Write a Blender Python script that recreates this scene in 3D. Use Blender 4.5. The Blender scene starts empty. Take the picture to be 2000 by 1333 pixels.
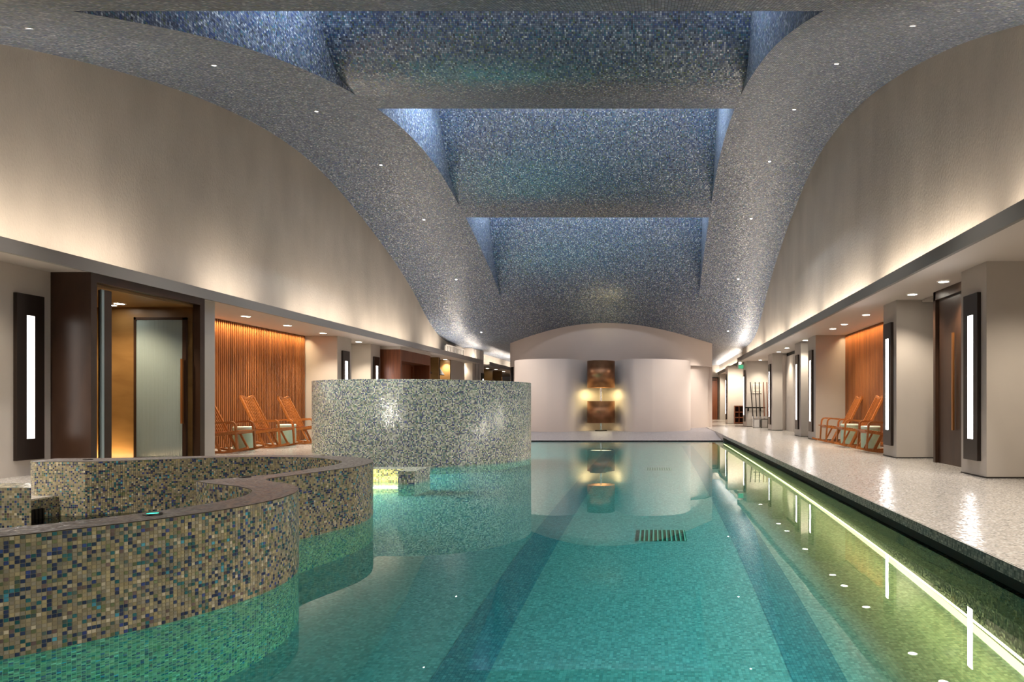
import bpy, bmesh, math, random
import numpy as np
from mathutils import Vector, Matrix
random.seed(7)
rng = np.random.RandomState(11)
S = bpy.context.scene
COL = S.collection
R = math.radians

# ------------------------------------------------------------------ camera, world, big lights, exposure
EZ = 1.16            # eye height above the water (z = 0)
DZ = 0.21            # deck height above the water
F, VX, VY = 1333.0, 1278.0, 790.0
cam = bpy.data.cameras.new('camera')
cam.sensor_width = 36.0
cam.lens = F / 2000 * 36
cam.shift_x = -(VX - 1000) / 2000
cam.shift_y = (VY - 666.5) / 2000
cam.clip_start, cam.clip_end = 0.05, 200
camo = bpy.data.objects.new('camera', cam)
camo.location = (0, 0, EZ)
camo.rotation_euler = (R(90), 0, 0)
COL.objects.link(camo)
S.camera = camo

w = bpy.data.worlds.new('world'); S.world = w; w.use_nodes = True
w.node_tree.nodes['Background'].inputs[0].default_value = (0.55, 0.6, 0.7, 1)
w.node_tree.nodes['Background'].inputs[1].default_value = 0.05
S.view_settings.view_transform = 'Standard'
S.view_settings.look = 'None'
S.view_settings.gamma = 1.0
S.view_settings.use_curve_mapping = False
S.view_settings.exposure = 1.35
S.cycles.use_denoising = True
S.cycles.caustics_reflective = False
S.cycles.caustics_refractive = False
S.cycles.sample_clamp_indirect = 4.0
S.cycles.sample_clamp_direct = 0.0
S.cycles.max_bounces = 7
S.cycles.diffuse_bounces = 3
S.cycles.glossy_bounces = 3
S.cycles.transmission_bounces = 6
S.cycles.blur_glossy = 0.5
S.cycles.use_adaptive_sampling = True
S.cycles.adaptive_threshold = 0.05

COVE = (1.0, 0.86, 0.72)
WARM = (1.0, 0.78, 0.52)
WARM2 = (1.0, 0.86, 0.68)
COOL = (0.80, 0.89, 1.0)
YEL = (1.0, 0.86, 0.38)

def area(name, loc, target, sx, sy, power, color=WARM2, parent=None, spread=180):
    L = bpy.data.lights.new(name, 'AREA')
    L.shape = 'RECTANGLE'; L.size = sx; L.size_y = sy; L.energy = power; L.color = color; L.spread = R(spread)
    o = bpy.data.objects.new(name, L); COL.objects.link(o)
    d = (Vector(target) - Vector(loc)).normalized()
    o.location = loc
    # local x axis of the strip lies along the longer world direction
    return o, d
def strip_y(name, x, z, y0, y1, aim, width, power, color=WARM2, spread=180):
    """LED strip running along Y, aimed along vector aim (xz)"""
    L = bpy.data.lights.new(name, 'AREA')
    L.shape = 'RECTANGLE'; L.size = y1 - y0; L.size_y = width; L.energy = power * (y1 - y0); L.color = color; L.spread = R(spread)
    o = bpy.data.objects.new(name, L); COL.objects.link(o)
    zax = -Vector((aim[0], 0, aim[1])).normalized(); xax = Vector((0, 1, 0)); yax = zax.cross(xax)
    M = Matrix((xax, yax, zax)).transposed().to_4x4(); M.translation = (x, (y0 + y1) / 2, z)
    o.matrix_world = M
    return o
def strip_x(name, y, z, x0, x1, aim, width, power, color=WARM2, spread=180):
    L = bpy.data.lights.new(name, 'AREA')
    L.shape = 'RECTANGLE'; L.size = x1 - x0; L.size_y = width; L.energy = power * (x1 - x0); L.color = color; L.spread = R(spread)
    o = bpy.data.objects.new(name, L); COL.objects.link(o)
    zax = -Vector((0, aim[0], aim[1])).normalized(); xax = Vector((1, 0, 0)); yax = zax.cross(xax)
    M = Matrix((xax, yax, zax)).transposed().to_4x4(); M.translation = ((x0 + x1) / 2, y, z)
    o.matrix_world = M
    return o
def spot(name, loc, aim, power, color=WARM2, size=90, blend=0.6, rad=0.05):
    L = bpy.data.lights.new(name, 'SPOT')
    L.energy = power; L.color = color; L.spot_size = R(size); L.spot_blend = blend; L.shadow_soft_size = rad
    o = bpy.data.objects.new(name, L); COL.objects.link(o)
    o.location = loc
    o.rotation_euler = Vector(aim).to_track_quat('-Z', 'Y').to_euler()
    return o

# plan of the hall (x across, y away from the camera)
XFL, XFR = -7.78, 3.60        # soffit fascia lines
SC = 1.06                     # size of the vault
XWL, XWR = -8.06 * SC, 3.78 * SC   # upper walls
XCL, XCR = -5.20 * SC, 1.51 * SC   # edges of the central ceiling bay
PXL, PXR = -6.20, 2.20        # pool side walls
PY0, PY1 = -6.5, 21.3         # pool ends
YB = -7.0
YE = 46.0
PD = -1.2                     # pool floor
SOF = EZ + 1.83               # soffit underside
FTOP = EZ + 2.0               # fascia top

# cove strips hidden in the trough behind each fascia, washing the upper walls
for y0, y1, p in ((-6, 1.5, .35), (2.2, 6.8, .6), (7.4, 11.2, 1), (12.8, 14.5, 1), (15.9, 19.3, 1), (19.8, 23.6, 1), (25.2, 28.0, 1), (28.6, 31.0, 1), (33, 38, 1), (39, 45, 1)):
    strip_y('cove_led', -7.93, 3.09, y0, y1, (-0.35, 1), 0.06, p * 4.9, COVE)
for y0, y1, p in ((-6, 1.5, .35), (2.2, 7.6, .8), (8.2, 12.0, 1), (12.6, 16.2, 1), (16.8, 20.4, 1), (21.0, 24.6, 1), (25.2, 29.4, 1)):
    strip_y('cove_led', 3.72, 3.09, y0, y1, (0.25, 1), 0.06, p * 4.4, COVE)
strip_y('cove_led', 4.10, 3.09, 33, 44, (0.2, 1), 0.06, 5, COVE)
# strips inside the ceiling openings
strip_x('scoop_led_and_fill', 6.35 * SC, EZ + 6.3, XCL + .2, XCR - .2, (1, 0.15), 0.08, 2.0, COOL)
strip_x('scoop_led_and_fill', 12.95 * SC, EZ + 7.4, XCL + .2, XCR - .2, (1, 0.0), 0.08, 7.5, COOL)
strip_x('scoop_led_and_fill', 18.95 * SC, EZ + 6.7, XCL + .2, XCR - .2, (1, -0.1), 0.08, 7.5, COOL)
for y0_, y1_, zz, pw in ((7.6, 10.6, 6.9, 8), (14.2, 17.0, 7.4, 7), (20.2, 22.4, 6.9, 5.5)):  # added strips that brighten the cheeks of the openings
    strip_y('scoop_led_and_fill', XCL + 1.3, EZ + zz, y0_, y1_, (-1, -0.45), 0.06, pw, (0.66, 0.80, 1.0), 110)
    strip_y('scoop_led_and_fill', XCR - 1.3, EZ + zz, y0_, y1_, (1, -0.45), 0.06, pw * .7, (0.66, 0.80, 1.0), 110)
# pool strips at the foot of the pool walls (the right one shows through the water)
strip_y('pool_led_and_fill', 2.14, PD + .22, -6.0, 21.1, (-1, 0.05), 0.04, 3.0, (1.0, 0.72, 0.24))
AQUA = (0.26, 0.90, 0.92)
# added fill strips under the water line, turned down to light the floor
strip_y('pool_led_and_fill', -6.10, -.08, -6.0, 1.5, (0.55, -1), 0.06, 40, AQUA, 130)
strip_y('pool_led_and_fill', -6.10, -.08, 8.7, 12.2, (0.9, -1), 0.06, 26, AQUA, 130)
strip_y('pool_led_and_fill', -6.10, -.08, 12.8, 21.1, (0.55, -1), 0.06, 30, AQUA, 130)
strip_y('pool_led_and_fill', 2.12, -.06, -6.0, 21.1, (-3.2, -1), 0.06, 3.8, AQUA, 90)
strip_x('pool_led_and_fill', PY0 + .1, -.08, PXL + .2, PXR - .2, (0.6, -1), 0.06, 25, AQUA, 130)

# ------------------------------------------------------------------ mesh helpers
class MB:
    def __init__(s):
        s.v = []; s.f = []; s.uv = []; s.sm = []; s.mi = []
    def quad(s, ps, uvs=None, smooth=False, mi=0):
        i = len(s.v)
        s.v += [tuple(p) for p in ps]
        s.f.append(tuple(range(i, i + len(ps))))
        if uvs is None:
            a, b, c = (Vector(ps[k]) for k in range(3))
            n = (b - a).cross(c - a)
            ax = max(range(3), key=lambda k: abs(n[k]))
            if ax == 0: uvs = [(p[1], p[2]) for p in ps]
            elif ax == 1: uvs = [(p[0], p[2]) for p in ps]
            else: uvs = [(p[0], p[1]) for p in ps]
        s.uv.append(uvs); s.sm.append(smooth); s.mi.append(mi)
        return s
    def box(s, x0, x1, y0, y1, z0, z1, M=None, mi=0):
        if x0 > x1: x0, x1 = x1, x0
        if y0 > y1: y0, y1 = y1, y0
        P = [Vector((x, y, z)) for z in (z0, z1) for y in (y0, y1) for x in (x0, x1)]
        UV = None
        for q in ((0, 2, 3, 1), (4, 5, 7, 6), (0, 1, 5, 4), (2, 6, 7, 3), (0, 4, 6, 2), (1, 3, 7, 5)):
            ps = [P[k] for k in q]
            a, b, c = ps[:3]
            n = (b - a).cross(c - a); ax = max(range(3), key=lambda k: abs(n[k]))
            if ax == 0: uvs = [(p[1], p[2]) for p in ps]
            elif ax == 1: uvs = [(p[0], p[2]) for p in ps]
            else: uvs = [(p[0], p[1]) for p in ps]
            s.quad([M @ p for p in ps] if M else ps, uvs, False, mi)
        return s
    def wall(s, path, z0, z1, smooth=True, mi=0, flip=False, u0=0.0):
        u = u0
        for (a, b) in zip(path[:-1], path[1:]):
            d = math.hypot(b[0] - a[0], b[1] - a[1])
            za0 = z0(a) if callable(z0) else z0; zb0 = z0(b) if callable(z0) else z0
            za1 = z1(a) if callable(z1) else z1; zb1 = z1(b) if callable(z1) else z1
            ps = [(a[0], a[1], za0), (b[0], b[1], zb0), (b[0], b[1], zb1), (a[0], a[1], za1)]
            uv = [(u, za0), (u + d, zb0), (u + d, zb1), (u, za1)]
            if flip: ps.reverse(); uv.reverse()
            s.quad(ps, uv, smooth, mi); u += d
        return s
    def prof_x(s, prof, x0, x1, nx=1, smooth=True, mi=0):
        """profile [(y,z)] extruded along x, uv = metres"""
        u = 0
        for (a, b) in zip(prof[:-1], prof[1:]):
            d = math.hypot(b[0] - a[0], b[1] - a[1])
            s.quad([(x0, a[0], a[1]), (x1, a[0], a[1]), (x1, b[0], b[1]), (x0, b[0], b[1])],
                   [(x0, u), (x1, u), (x1, u + d), (x0, u + d)], smooth, mi)
            u += d
        return s
    def lathe(s, prof, n=32, c=(0, 0, 0), smooth=True, mi=0, axis='z'):
        for (r0, z0), (r1, z1) in zip(prof[:-1], prof[1:]):
            for k in range(n):
                a, b = 2 * math.pi * k / n, 2 * math.pi * (k + 1) / n
                def P(r, t, z):
                    return (c[0] + r * math.cos(t), c[1] + r * math.sin(t), c[2] + z)
                ps = [P(r0, a, z0), P(r0, b, z0), P(r1, b, z1), P(r1, a, z1)]
                uv = [(a, z0), (b, z0), (b, z1), (a, z1)]
                if r0 < 1e-6: ps = ps[1:]; uv = uv[1:]; 
                elif r1 < 1e-6: ps = ps[:3]; uv = uv[:3]
                s.quad(ps, uv, smooth, mi)
        return s
    def sweep(s, pts, wd, ht, up=(0, 0, 1), smooth=False, taper=None, side=None):
        """rectangular bar swept along pts; side = constant width direction"""
        pts = [Vector(p) for p in pts]; rings = []
        for k, p in enumerate(pts):
            t = (pts[min(k + 1, len(pts) - 1)] - pts[max(k - 1, 0)]).normalized()
            if side is not None: sd = Vector(side).normalized()
            else: sd = t.cross(Vector(up)).normalized()
            u = sd.cross(t).normalized()
            q = taper[k] if taper else 1.0
            rings.append([p + sd * wd / 2 * q * i + u * ht / 2 * q * j for i, j in ((-1, -1), (1, -1), (1, 1), (-1, 1))])
        for a, b in zip(rings[:-1], rings[1:]):
            for k in range(4):
                l = (k + 1) % 4
                s.quad([a[k], a[l], b[l], b[k]], None, smooth)
        s.quad(rings[0][::-1]); s.quad(rings[-1])
        return s
    def mesh(s, name, mats=None, weld=True):
        me = bpy.data.meshes.new(name)
        me.from_pydata(s.v, [], s.f)
        ul = me.uv_layers.new(name='UVMap')
        flat = [c for f in s.uv for uv in f for c in uv]
        ul.data.foreach_set('uv', flat)
        me.polygons.foreach_set('use_smooth', s.sm)
        me.polygons.foreach_set('material_index', s.mi)
        for m in (mats if isinstance(mats, (list, tuple)) else [mats]):
            if m: me.materials.append(m)
        if weld and len(s.v) < 200000:
            bm = bmesh.new(); bm.from_mesh(me)
            bmesh.ops.remove_doubles(bm, verts=bm.verts, dist=1e-5)
            bmesh.ops.recalc_face_normals(bm, faces=bm.faces)
            bm.to_mesh(me); bm.free()
        me.update()
        return me
    def build(s, name, mats, parent=None, kind=None, weld=True):
        o = bpy.data.objects.new(name, s.mesh(name, mats, weld))
        COL.objects.link(o)
        if parent: o.parent = parent
        if kind: o['kind'] = kind
        return o
def empty(name, loc=(0, 0, 0), rz=0):
    o = bpy.data.objects.new(name, None); COL.objects.link(o)
    o.location = loc; o.rotation_euler = (0, 0, rz); o.empty_display_size = .1
    return o
def tag(o, label, cat, group=None, kind=None):
    o['label'] = label; o['category'] = cat
    if group: o['group'] = group
    if kind: o['kind'] = kind
    return o
def inst(name, mesh, parent=None, loc=(0, 0, 0), rot=(0, 0, 0)):
    o = bpy.data.objects.new(name, mesh); COL.objects.link(o)
    o.location = loc; o.rotation_euler = rot
    if parent: o.parent = parent
    return o
def copy_tree(o, parent=None):
    c = o.copy(); COL.objects.link(c)
    if parent: c.parent = parent
    for ch in o.children: copy_tree(ch, c)
    return c
def px(x, y, h):
    """pixel -> world point on the horizontal plane h metres above the eye"""
    Y = F * h / (VY - y)
    return Vector(((x - VX) * Y / F, Y, EZ + h))

# ------------------------------------------------------------------ materials
def newmat(name):
    m = bpy.data.materials.new(name); m.use_nodes = True
    nt = m.node_tree; nt.nodes.clear()
    out = nt.nodes.new('ShaderNodeOutputMaterial')
    return m, nt, out
def N(nt, typ, **kw):
    n = nt.nodes.new(typ)
    for k, v in kw.items():
        if k.startswith('i_'):
            n.inputs[int(k[2:]) if k[2:].isdigit() else k[2:]].default_value = v
        else: setattr(n, k, v)
    return n
def principled(nt, out, color=(.5, .5, .5), rough=.5, metal=0, spec=.5):
    b = nt.nodes.new('ShaderNodeBsdfPrincipled')
    b.inputs['Base Color'].default_value = (*color, 1)
    b.inputs['Roughness'].default_value = rough
    b.inputs['Metallic'].default_value = metal
    b.inputs['Specular IOR Level'].default_value = spec
    nt.links.new(b.outputs[0], out.inputs[0])
    return b
def plain(name, color, rough=.5, metal=0, spec=.5, noise=0.0, nscale=8, bump=0.0, bscale=200, stretch=(1, 1, 1)):
    m, nt, out = newmat(name)
    b = principled(nt, out, color, rough, metal, spec)
    if noise or bump:
        tc = N(nt, 'ShaderNodeTexCoord')
        mp = N(nt, 'ShaderNodeMapping'); mp.inputs['Scale'].default_value = stretch
        nt.links.new(tc.outputs['Object'], mp.inputs[0])
    if noise:
        nz = N(nt, 'ShaderNodeTexNoise'); nz.inputs['Scale'].default_value = nscale; nz.inputs['Detail'].default_value = 5
        nt.links.new(mp.outputs[0], nz.inputs['Vector'])
        mr = N(nt, 'ShaderNodeMapRange'); mr.inputs[1].default_value = .25; mr.inputs[2].default_value = .75
        mr.inputs[3].default_value = 1 - noise; mr.inputs[4].default_value = 1 + noise
        nt.links.new(nz.outputs[0], mr.inputs[0])
        mx = N(nt, 'ShaderNodeMix', data_type='RGBA', blend_type='MULTIPLY'); mx.inputs[0].default_value = 1
        mx.inputs[6].default_value = (*color, 1)
        nt.links.new(mr.outputs[0], mx.inputs[7]); nt.links.new(mx.outputs[2], b.inputs['Base Color'])
    if bump:
        n2 = N(nt, 'ShaderNodeTexNoise'); n2.inputs['Scale'].default_value = bscale; n2.inputs['Detail'].default_value = 3
        nt.links.new(mp.outputs[0], n2.inputs['Vector'])
        bp = N(nt, 'ShaderNodeBump'); bp.inputs['Strength'].default_value = bump; bp.inputs['Distance'].default_value = .01
        nt.links.new(n2.outputs[0], bp.inputs['Height']); nt.links.new(bp.outputs[0], b.inputs['Normal'])
    return m
def emit(name, color, strength):
    m, nt, out = newmat(name)
    e = N(nt, 'ShaderNodeEmission'); e.inputs[0].default_value = (*color, 1); e.inputs[1].default_value = strength
    nt.links.new(e.outputs[0], out.inputs[0])
    return m
def ramp(nt, stops):
    r = N(nt, 'ShaderNodeValToRGB'); cr = r.color_ramp; cr.interpolation = 'CONSTANT'
    acc = 0; tot = sum(s[0] for s in stops)
    for k, (wt, c) in enumerate(stops):
        if k == 0: e = cr.elements[0]; e.position = 0
        elif k == 1: e = cr.elements[1]; e.position = acc / tot
        else: e = cr.elements.new(acc / tot)
        e.color = (*c, 1); acc += wt
    return r
def mosaic(name, stops, pitch=.0185, grout=(.3, .28, .2), gw=.09, rough=.25, jitter=.12, source='uv', spec=.5, tint=0.0, bump=0.0, wave=0.0):
    """glass mosaic: one random colour per cell, thin grout lines, each tile tilted a little"""
    m, nt, out = newmat(name)
    b = principled(nt, out, (.5, .5, .5), rough, 0, spec)
    if source == 'obj':
        oi = N(nt, 'ShaderNodeObjectInfo')
        cb = N(nt, 'ShaderNodeCombineXYZ'); nt.links.new(oi.outputs['Random'], cb.inputs[0])
        mul = N(nt, 'ShaderNodeVectorMath', operation='SCALE'); mul.inputs[3].default_value = 977.0
        nt.links.new(cb.outputs[0], mul.inputs[0]); cell = mul.outputs[0]; frac = None
    else:
        uv = N(nt, 'ShaderNodeTexCoord')
        sc = N(nt, 'ShaderNodeVectorMath', operation='SCALE'); sc.inputs[3].default_value = 1 / pitch
        nt.links.new(uv.outputs['UV'], sc.inputs[0])
        fl = N(nt, 'ShaderNodeVectorMath', operation='FLOOR'); nt.links.new(sc.outputs[0], fl.inputs[0])
        fr = N(nt, 'ShaderNodeVectorMath', operation='FRACTION'); nt.links.new(sc.outputs[0], fr.inputs[0])
        cell = fl.outputs[0]; frac = fr.outputs[0]
    wn = N(nt, 'ShaderNodeTexWhiteNoise', noise_dimensions='2D'); nt.links.new(cell, wn.inputs['Vector'])
    rp = ramp(nt, stops); nt.links.new(wn.outputs['Value'], rp.inputs[0])
    # brightness change from tile to tile and glass streaks
    add = N(nt, 'ShaderNodeVectorMath', operation='ADD'); add.inputs[1].default_value = (37.3, 11.7, 0); nt.links.new(cell, add.inputs[0])
    wn2 = N(nt, 'ShaderNodeTexWhiteNoise', noise_dimensions='2D'); nt.links.new(add.outputs[0], wn2.inputs['Vector'])
    mr = N(nt, 'ShaderNodeMapRange'); mr.inputs[3].default_value = .72; mr.inputs[4].default_value = 1.28
    nt.links.new(wn2.outputs['Value'], mr.inputs[0])
    mx = N(nt, 'ShaderNodeMix', data_type='RGBA', blend_type='MULTIPLY'); mx.inputs[0].default_value = 1
    nt.links.new(rp.outputs[0], mx.inputs[6]); nt.links.new(mr.outputs[0], mx.inputs[7])
    col = mx.outputs[2]
    if frac is not None and gw > 0:
        sp = N(nt, 'ShaderNodeSeparateXYZ'); nt.links.new(frac, sp.inputs[0])
        a = N(nt, 'ShaderNodeMath', operation='LESS_THAN'); a.inputs[1].default_value = gw; nt.links.new(sp.outputs[0], a.inputs[0])
        c = N(nt, 'ShaderNodeMath', operation='LESS_THAN'); c.inputs[1].default_value = gw; nt.links.new(sp.outputs[1], c.inputs[0])
        mxm = N(nt, 'ShaderNodeMath', operation='MAXIMUM'); nt.links.new(a.outputs[0], mxm.inputs[0]); nt.links.new(c.outputs[0], mxm.inputs[1])
        m2 = N(nt, 'ShaderNodeMix', data_type='RGBA'); nt.links.new(mxm.outputs[0], m2.inputs[0])
        nt.links.new(col, m2.inputs[6]); m2.inputs[7].default_value = (*grout, 1); col = m2.outputs[2]
        rr = N(nt, 'ShaderNodeMapRange'); rr.inputs[3].default_value = rough; rr.inputs[4].default_value = .8
        nt.links.new(mxm.outputs[0], rr.inputs[0]); nt.links.new(rr.outputs[0], b.inputs['Roughness'])
    nt.links.new(col, b.inputs['Base Color'])
    if jitter:
        geo = N(nt, 'ShaderNodeNewGeometry')
        sub = N(nt, 'ShaderNodeVectorMath', operation='SUBTRACT'); sub.inputs[1].default_value = (.5, .5, .5)
        nt.links.new(wn2.outputs['Color'], sub.inputs[0])
        s2 = N(nt, 'ShaderNodeVectorMath', operation='SCALE'); s2.inputs[3].default_value = jitter; nt.links.new(sub.outputs[0], s2.inputs[0])
        ad = N(nt, 'ShaderNodeVectorMath', operation='ADD'); nt.links.new(geo.outputs['Normal'], ad.inputs[0]); nt.links.new(s2.outputs[0], ad.inputs[1])
        nm = N(nt, 'ShaderNodeVectorMath', operation='NORMALIZE'); nt.links.new(ad.outputs[0], nm.inputs[0])
        nt.links.new(nm.outputs[0], b.inputs['Normal'])
    return m
def wood(name, c1, c2, rough=.4, scale=(2, 2, .15), nscale=9):
    m, nt, out = newmat(name)
    b = principled(nt, out, c1, rough)
    tc = N(nt, 'ShaderNodeTexCoord'); mp = N(nt, 'ShaderNodeMapping'); mp.inputs['Scale'].default_value = scale
    oi = N(nt, 'ShaderNodeObjectInfo')
    nt.links.new(tc.outputs['Object'], mp.inputs[0])
    ad = N(nt, 'ShaderNodeVectorMath', operation='ADD'); nt.links.new(mp.outputs[0], ad.inputs[0])
    sc = N(nt, 'ShaderNodeMath', operation='MULTIPLY'); sc.inputs[1].default_value = 37.0; nt.links.new(oi.outputs['Random'], sc.inputs[0])
    cb = N(nt, 'ShaderNodeCombineXYZ'); nt.links.new(sc.outputs[0], cb.inputs[0]); nt.links.new(sc.outputs[0], cb.inputs[1]); nt.links.new(cb.outputs[0], ad.inputs[1])
    nz = N(nt, 'ShaderNodeTexNoise'); nz.inputs['Scale'].default_value = nscale; nz.inputs['Detail'].default_value = 6; nz.inputs['Distortion'].default_value = .6
    nt.links.new(ad.outputs[0], nz.inputs['Vector'])
    rp = N(nt, 'ShaderNodeValToRGB'); rp.color_ramp.elements[0].color = (*c2, 1); rp.color_ramp.elements[1].color = (*c1, 1)
    rp.color_ramp.elements[0].position = .32; rp.color_ramp.elements[1].position = .68
    nt.links.new(nz.outputs[0], rp.inputs[0])
    mr = N(nt, 'ShaderNodeMapRange'); mr.inputs[3].default_value = .82; mr.inputs[4].default_value = 1.18; nt.links.new(oi.outputs['Random'], mr.inputs[0])
    mx = N(nt, 'ShaderNodeMix', data_type='RGBA', blend_type='MULTIPLY'); mx.inputs[0].default_value = 1
    nt.links.new(rp.outputs[0], mx.inputs[6]); nt.links.new(mr.outputs[0], mx.inputs[7])
    nt.links.new(mx.outputs[2], b.inputs['Base Color'])
    return m

BASIN = [(30, (.34, .29, .18)), (20, (.29, .26, .19)), (12, (.42, .35, .19)), (6, (.54, .48, .34)), (13, (.035, .045, .10)),
         (7, (.03, .13, .14)), (7, (.17, .19, .09)), (4, (.16, .11, .10)), (3, (.05, .07, .22)), (1, (.08, .32, .42)), (5, (.10, .14, .12))]
DRUM = [(30, (0.624, 0.710, 0.562)), (18, (0.468, 0.512, 0.421)), (12, (0.858, 0.900, 0.780)), (14, (0.078, 0.116, 0.218)), (10, (0.140, 0.314, 0.265)), (8, (0.265, 0.363, 0.187)), (5, (0.094, 0.132, 0.343)), (3, (0.156, 0.165, 0.140))]
CEIL = [(24, (0.135, 0.168, 0.249)), (22, (0.220, 0.259, 0.343)), (18, (0.356, 0.413, 0.498)), (12, (0.067, 0.112, 0.293)), (8, (0.084, 0.224, 0.310)), (6, (0.677, 0.723, 0.756)), (5, (0.202, 0.259, 0.154)), (5, (0.051, 0.060, 0.095))]
POOL = [(30, (.43, .51, .48)), (22, (.47, .54, .51)), (14, (.40, .48, .46)), (10, (.52, .58, .55)), (4, (.33, .43, .43))]
LANE = [(30, (.14, .32, .37)), (20, (.17, .36, .41)), (10, (.21, .41, .45))]
DECK = [(30, (.42, .385, .345)), (20, (.36, .33, .30)), (15, (.49, .455, .415)), (6, (.24, .23, .22)), (5, (.55, .54, .52))]
ENDD = [(30, (.30, .29, .31)), (20, (.24, .23, .26)), (15, (.36, .35, .38)), (6, (.14, .14, .20))]
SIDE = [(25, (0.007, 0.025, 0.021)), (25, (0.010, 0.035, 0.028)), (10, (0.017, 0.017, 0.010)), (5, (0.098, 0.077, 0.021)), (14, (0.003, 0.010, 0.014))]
CAP = [(30, (.125, .108, .102)), (20, (.16, .14, .133)), (14, (.09, .078, .072)), (10, (.20, .18, .17))]

M = {}
M['basin'] = mosaic('basin_mosaic', BASIN, grout=(.42, .38, .25), gw=.09, rough=.22, jitter=.10)
M['basin_tile'] = mosaic('basin_tile_glass', BASIN, gw=0, rough=.2, jitter=.10, source='uv')
M['basin_tile_o'] = mosaic('basin_single_tile_glass', BASIN, gw=0, rough=.2, jitter=.10, source='obj')
M['grout'] = plain('grout', (.42, .38, .25), .85)
M['drum'] = mosaic('drum_mosaic', DRUM, grout=(.42, .41, .36), gw=.10, rough=.25, jitter=.14, pitch=.022)
M['ceil'] = mosaic('ceiling_mosaic', CEIL, grout=(.07, .07, .075), gw=.12, rough=.33, jitter=.28, pitch=.03, spec=.75)
M['pool'] = mosaic('pool_floor_mosaic', POOL, grout=(.25, .45, .45), gw=.08, rough=.5, jitter=0, pitch=.022)
M['lane'] = mosaic('lane_mosaic', LANE, grout=(.05, .2, .25), gw=.1, rough=.4, jitter=.05, pitch=.022)
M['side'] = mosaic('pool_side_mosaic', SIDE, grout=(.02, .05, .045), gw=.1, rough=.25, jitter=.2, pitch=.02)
M['deck'] = mosaic('deck_mosaic', DECK, grout=(.36, .34, .31), gw=.10, rough=.20, jitter=.12, pitch=.018)
M['endd'] = mosaic('end_deck_mosaic', ENDD, grout=(.22, .21, .23), gw=.10, rough=.28, jitter=.14, pitch=.02)
M['edge'] = mosaic('deck_edge_mosaic', [(30, (.55, .53, .47)), (20, (.36, .36, .32)), (14, (.18, .20, .17)), (12, (.66, .64, .58))], grout=(.2, .2, .18), gw=.1, rough=.3, jitter=.1, pitch=.02)
M['cap'] = mosaic('cap_mosaic', CAP, grout=(.15, .135, .125), gw=.12, rough=.3, jitter=.5, pitch=.0185)
M['plaster'] = plain('upper_wall_plaster', (.53, .475, .40), .75, noise=.13, nscale=1.3, bump=.7, bscale=45, stretch=(1, 1, .5))
M['wall'] = plain('painted_wall', (.60, .545, .485), .7, noise=.03, nscale=2)
M['wallgrey'] = plain('grey_painted_wall', (.50, .46, .42), .65, noise=.03, nscale=2)
M['endwall'] = plain('end_wall_plaster', (.66, .55, .48), .7, noise=.02, nscale=1.5)
M['soffit'] = plain('soffit_paint', (.62, .56, .51), .7)
M['fascia'] = plain('fascia_paint', (.20, .19, .175), .6)
M['fascia_l'] = plain('pale_fascia_paint', (.36, .335, .31), .6)
M['slat'] = wood('slat_wood', (.38, .135, .038), (.23, .072, .018), .42)
M['slatback'] = plain('slat_backing', (.05, .018, .007), .7)
M['chair'] = wood('chair_wood', (.48, .17, .042), (.34, .11, .025), .38, scale=(4, 4, 4), nscale=6)
M['bronze'] = wood('dark_bronze_wood', (.062, .030, .017), (.040, .019, .011), .34, scale=(1, 1, .3), nscale=4)
M['redwood'] = wood('red_wood', (.22, .065, .022), (.13, .035, .012), .4)
M['amber'] = wood('amber_wood', (.27, .15, .05), (.19, .10, .032), .4, scale=(.4, .4, 1.2), nscale=3)
M['board'] = plain('sconce_board', (.030, .020, .016), .35, metal=.3)
M['frame'] = plain('dark_metal', (.03, .026, .022), .4, metal=.6)
M['copper'] = plain('brushed_copper', (.36, .17, .085), .42, metal=.9, noise=.3, nscale=3)
M['copper_handle'] = plain('copper_handle', (.55, .24, .08), .3, metal=.8)
M['chrome'] = plain('chrome', (.75, .75, .75), .15, metal=1)
M['mint'] = plain('mint_ceramic', (.42, .60, .49), .3, noise=.08, nscale=6)
M['mint_top'] = plain('mint_ceramic_top', (.62, .74, .66), .3)
M['white'] = plain('white_trim', (.75, .73, .70), .5)
M['sign'] = plain('sign_plate', (.70, .66, .58), .5)
M['signline'] = plain('sign_lettering', (.25, .22, .19), .6)
M['black'] = plain('black_slot', (.008, .007, .006), .7)
M['glow_down'] = emit('downlight_glow', (1, .93, .80), 14)
M['glow_spot'] = emit('ceiling_spot_glow', (1, .95, .86), 9)
M['glow_sconce'] = emit('sconce_glow', (1, .94, .92), 7)
M['glow_sconce_l'] = emit('dimmer_sconce_glow', (1, .93, .86), 1.6)
M['glow_pool'] = emit('pool_led_glow', (1.0, .84, .34), 1.2)
M['glow_step'] = emit('step_led_glow', (1.0, .95, .55), 9)
M['glow_lamp'] = emit('lamp_glow', (1.0, .86, .42), 4.5)
M['glow_green'] = emit('green_button_glow', (.05, .9, .45), 1.5)
M['glow_exit'] = emit('exit_sign_glow', (.15, .8, .4), .25)
M['glow_mirror'] = emit('mirror_rim_glow', (1, .93, .85), 3)

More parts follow.
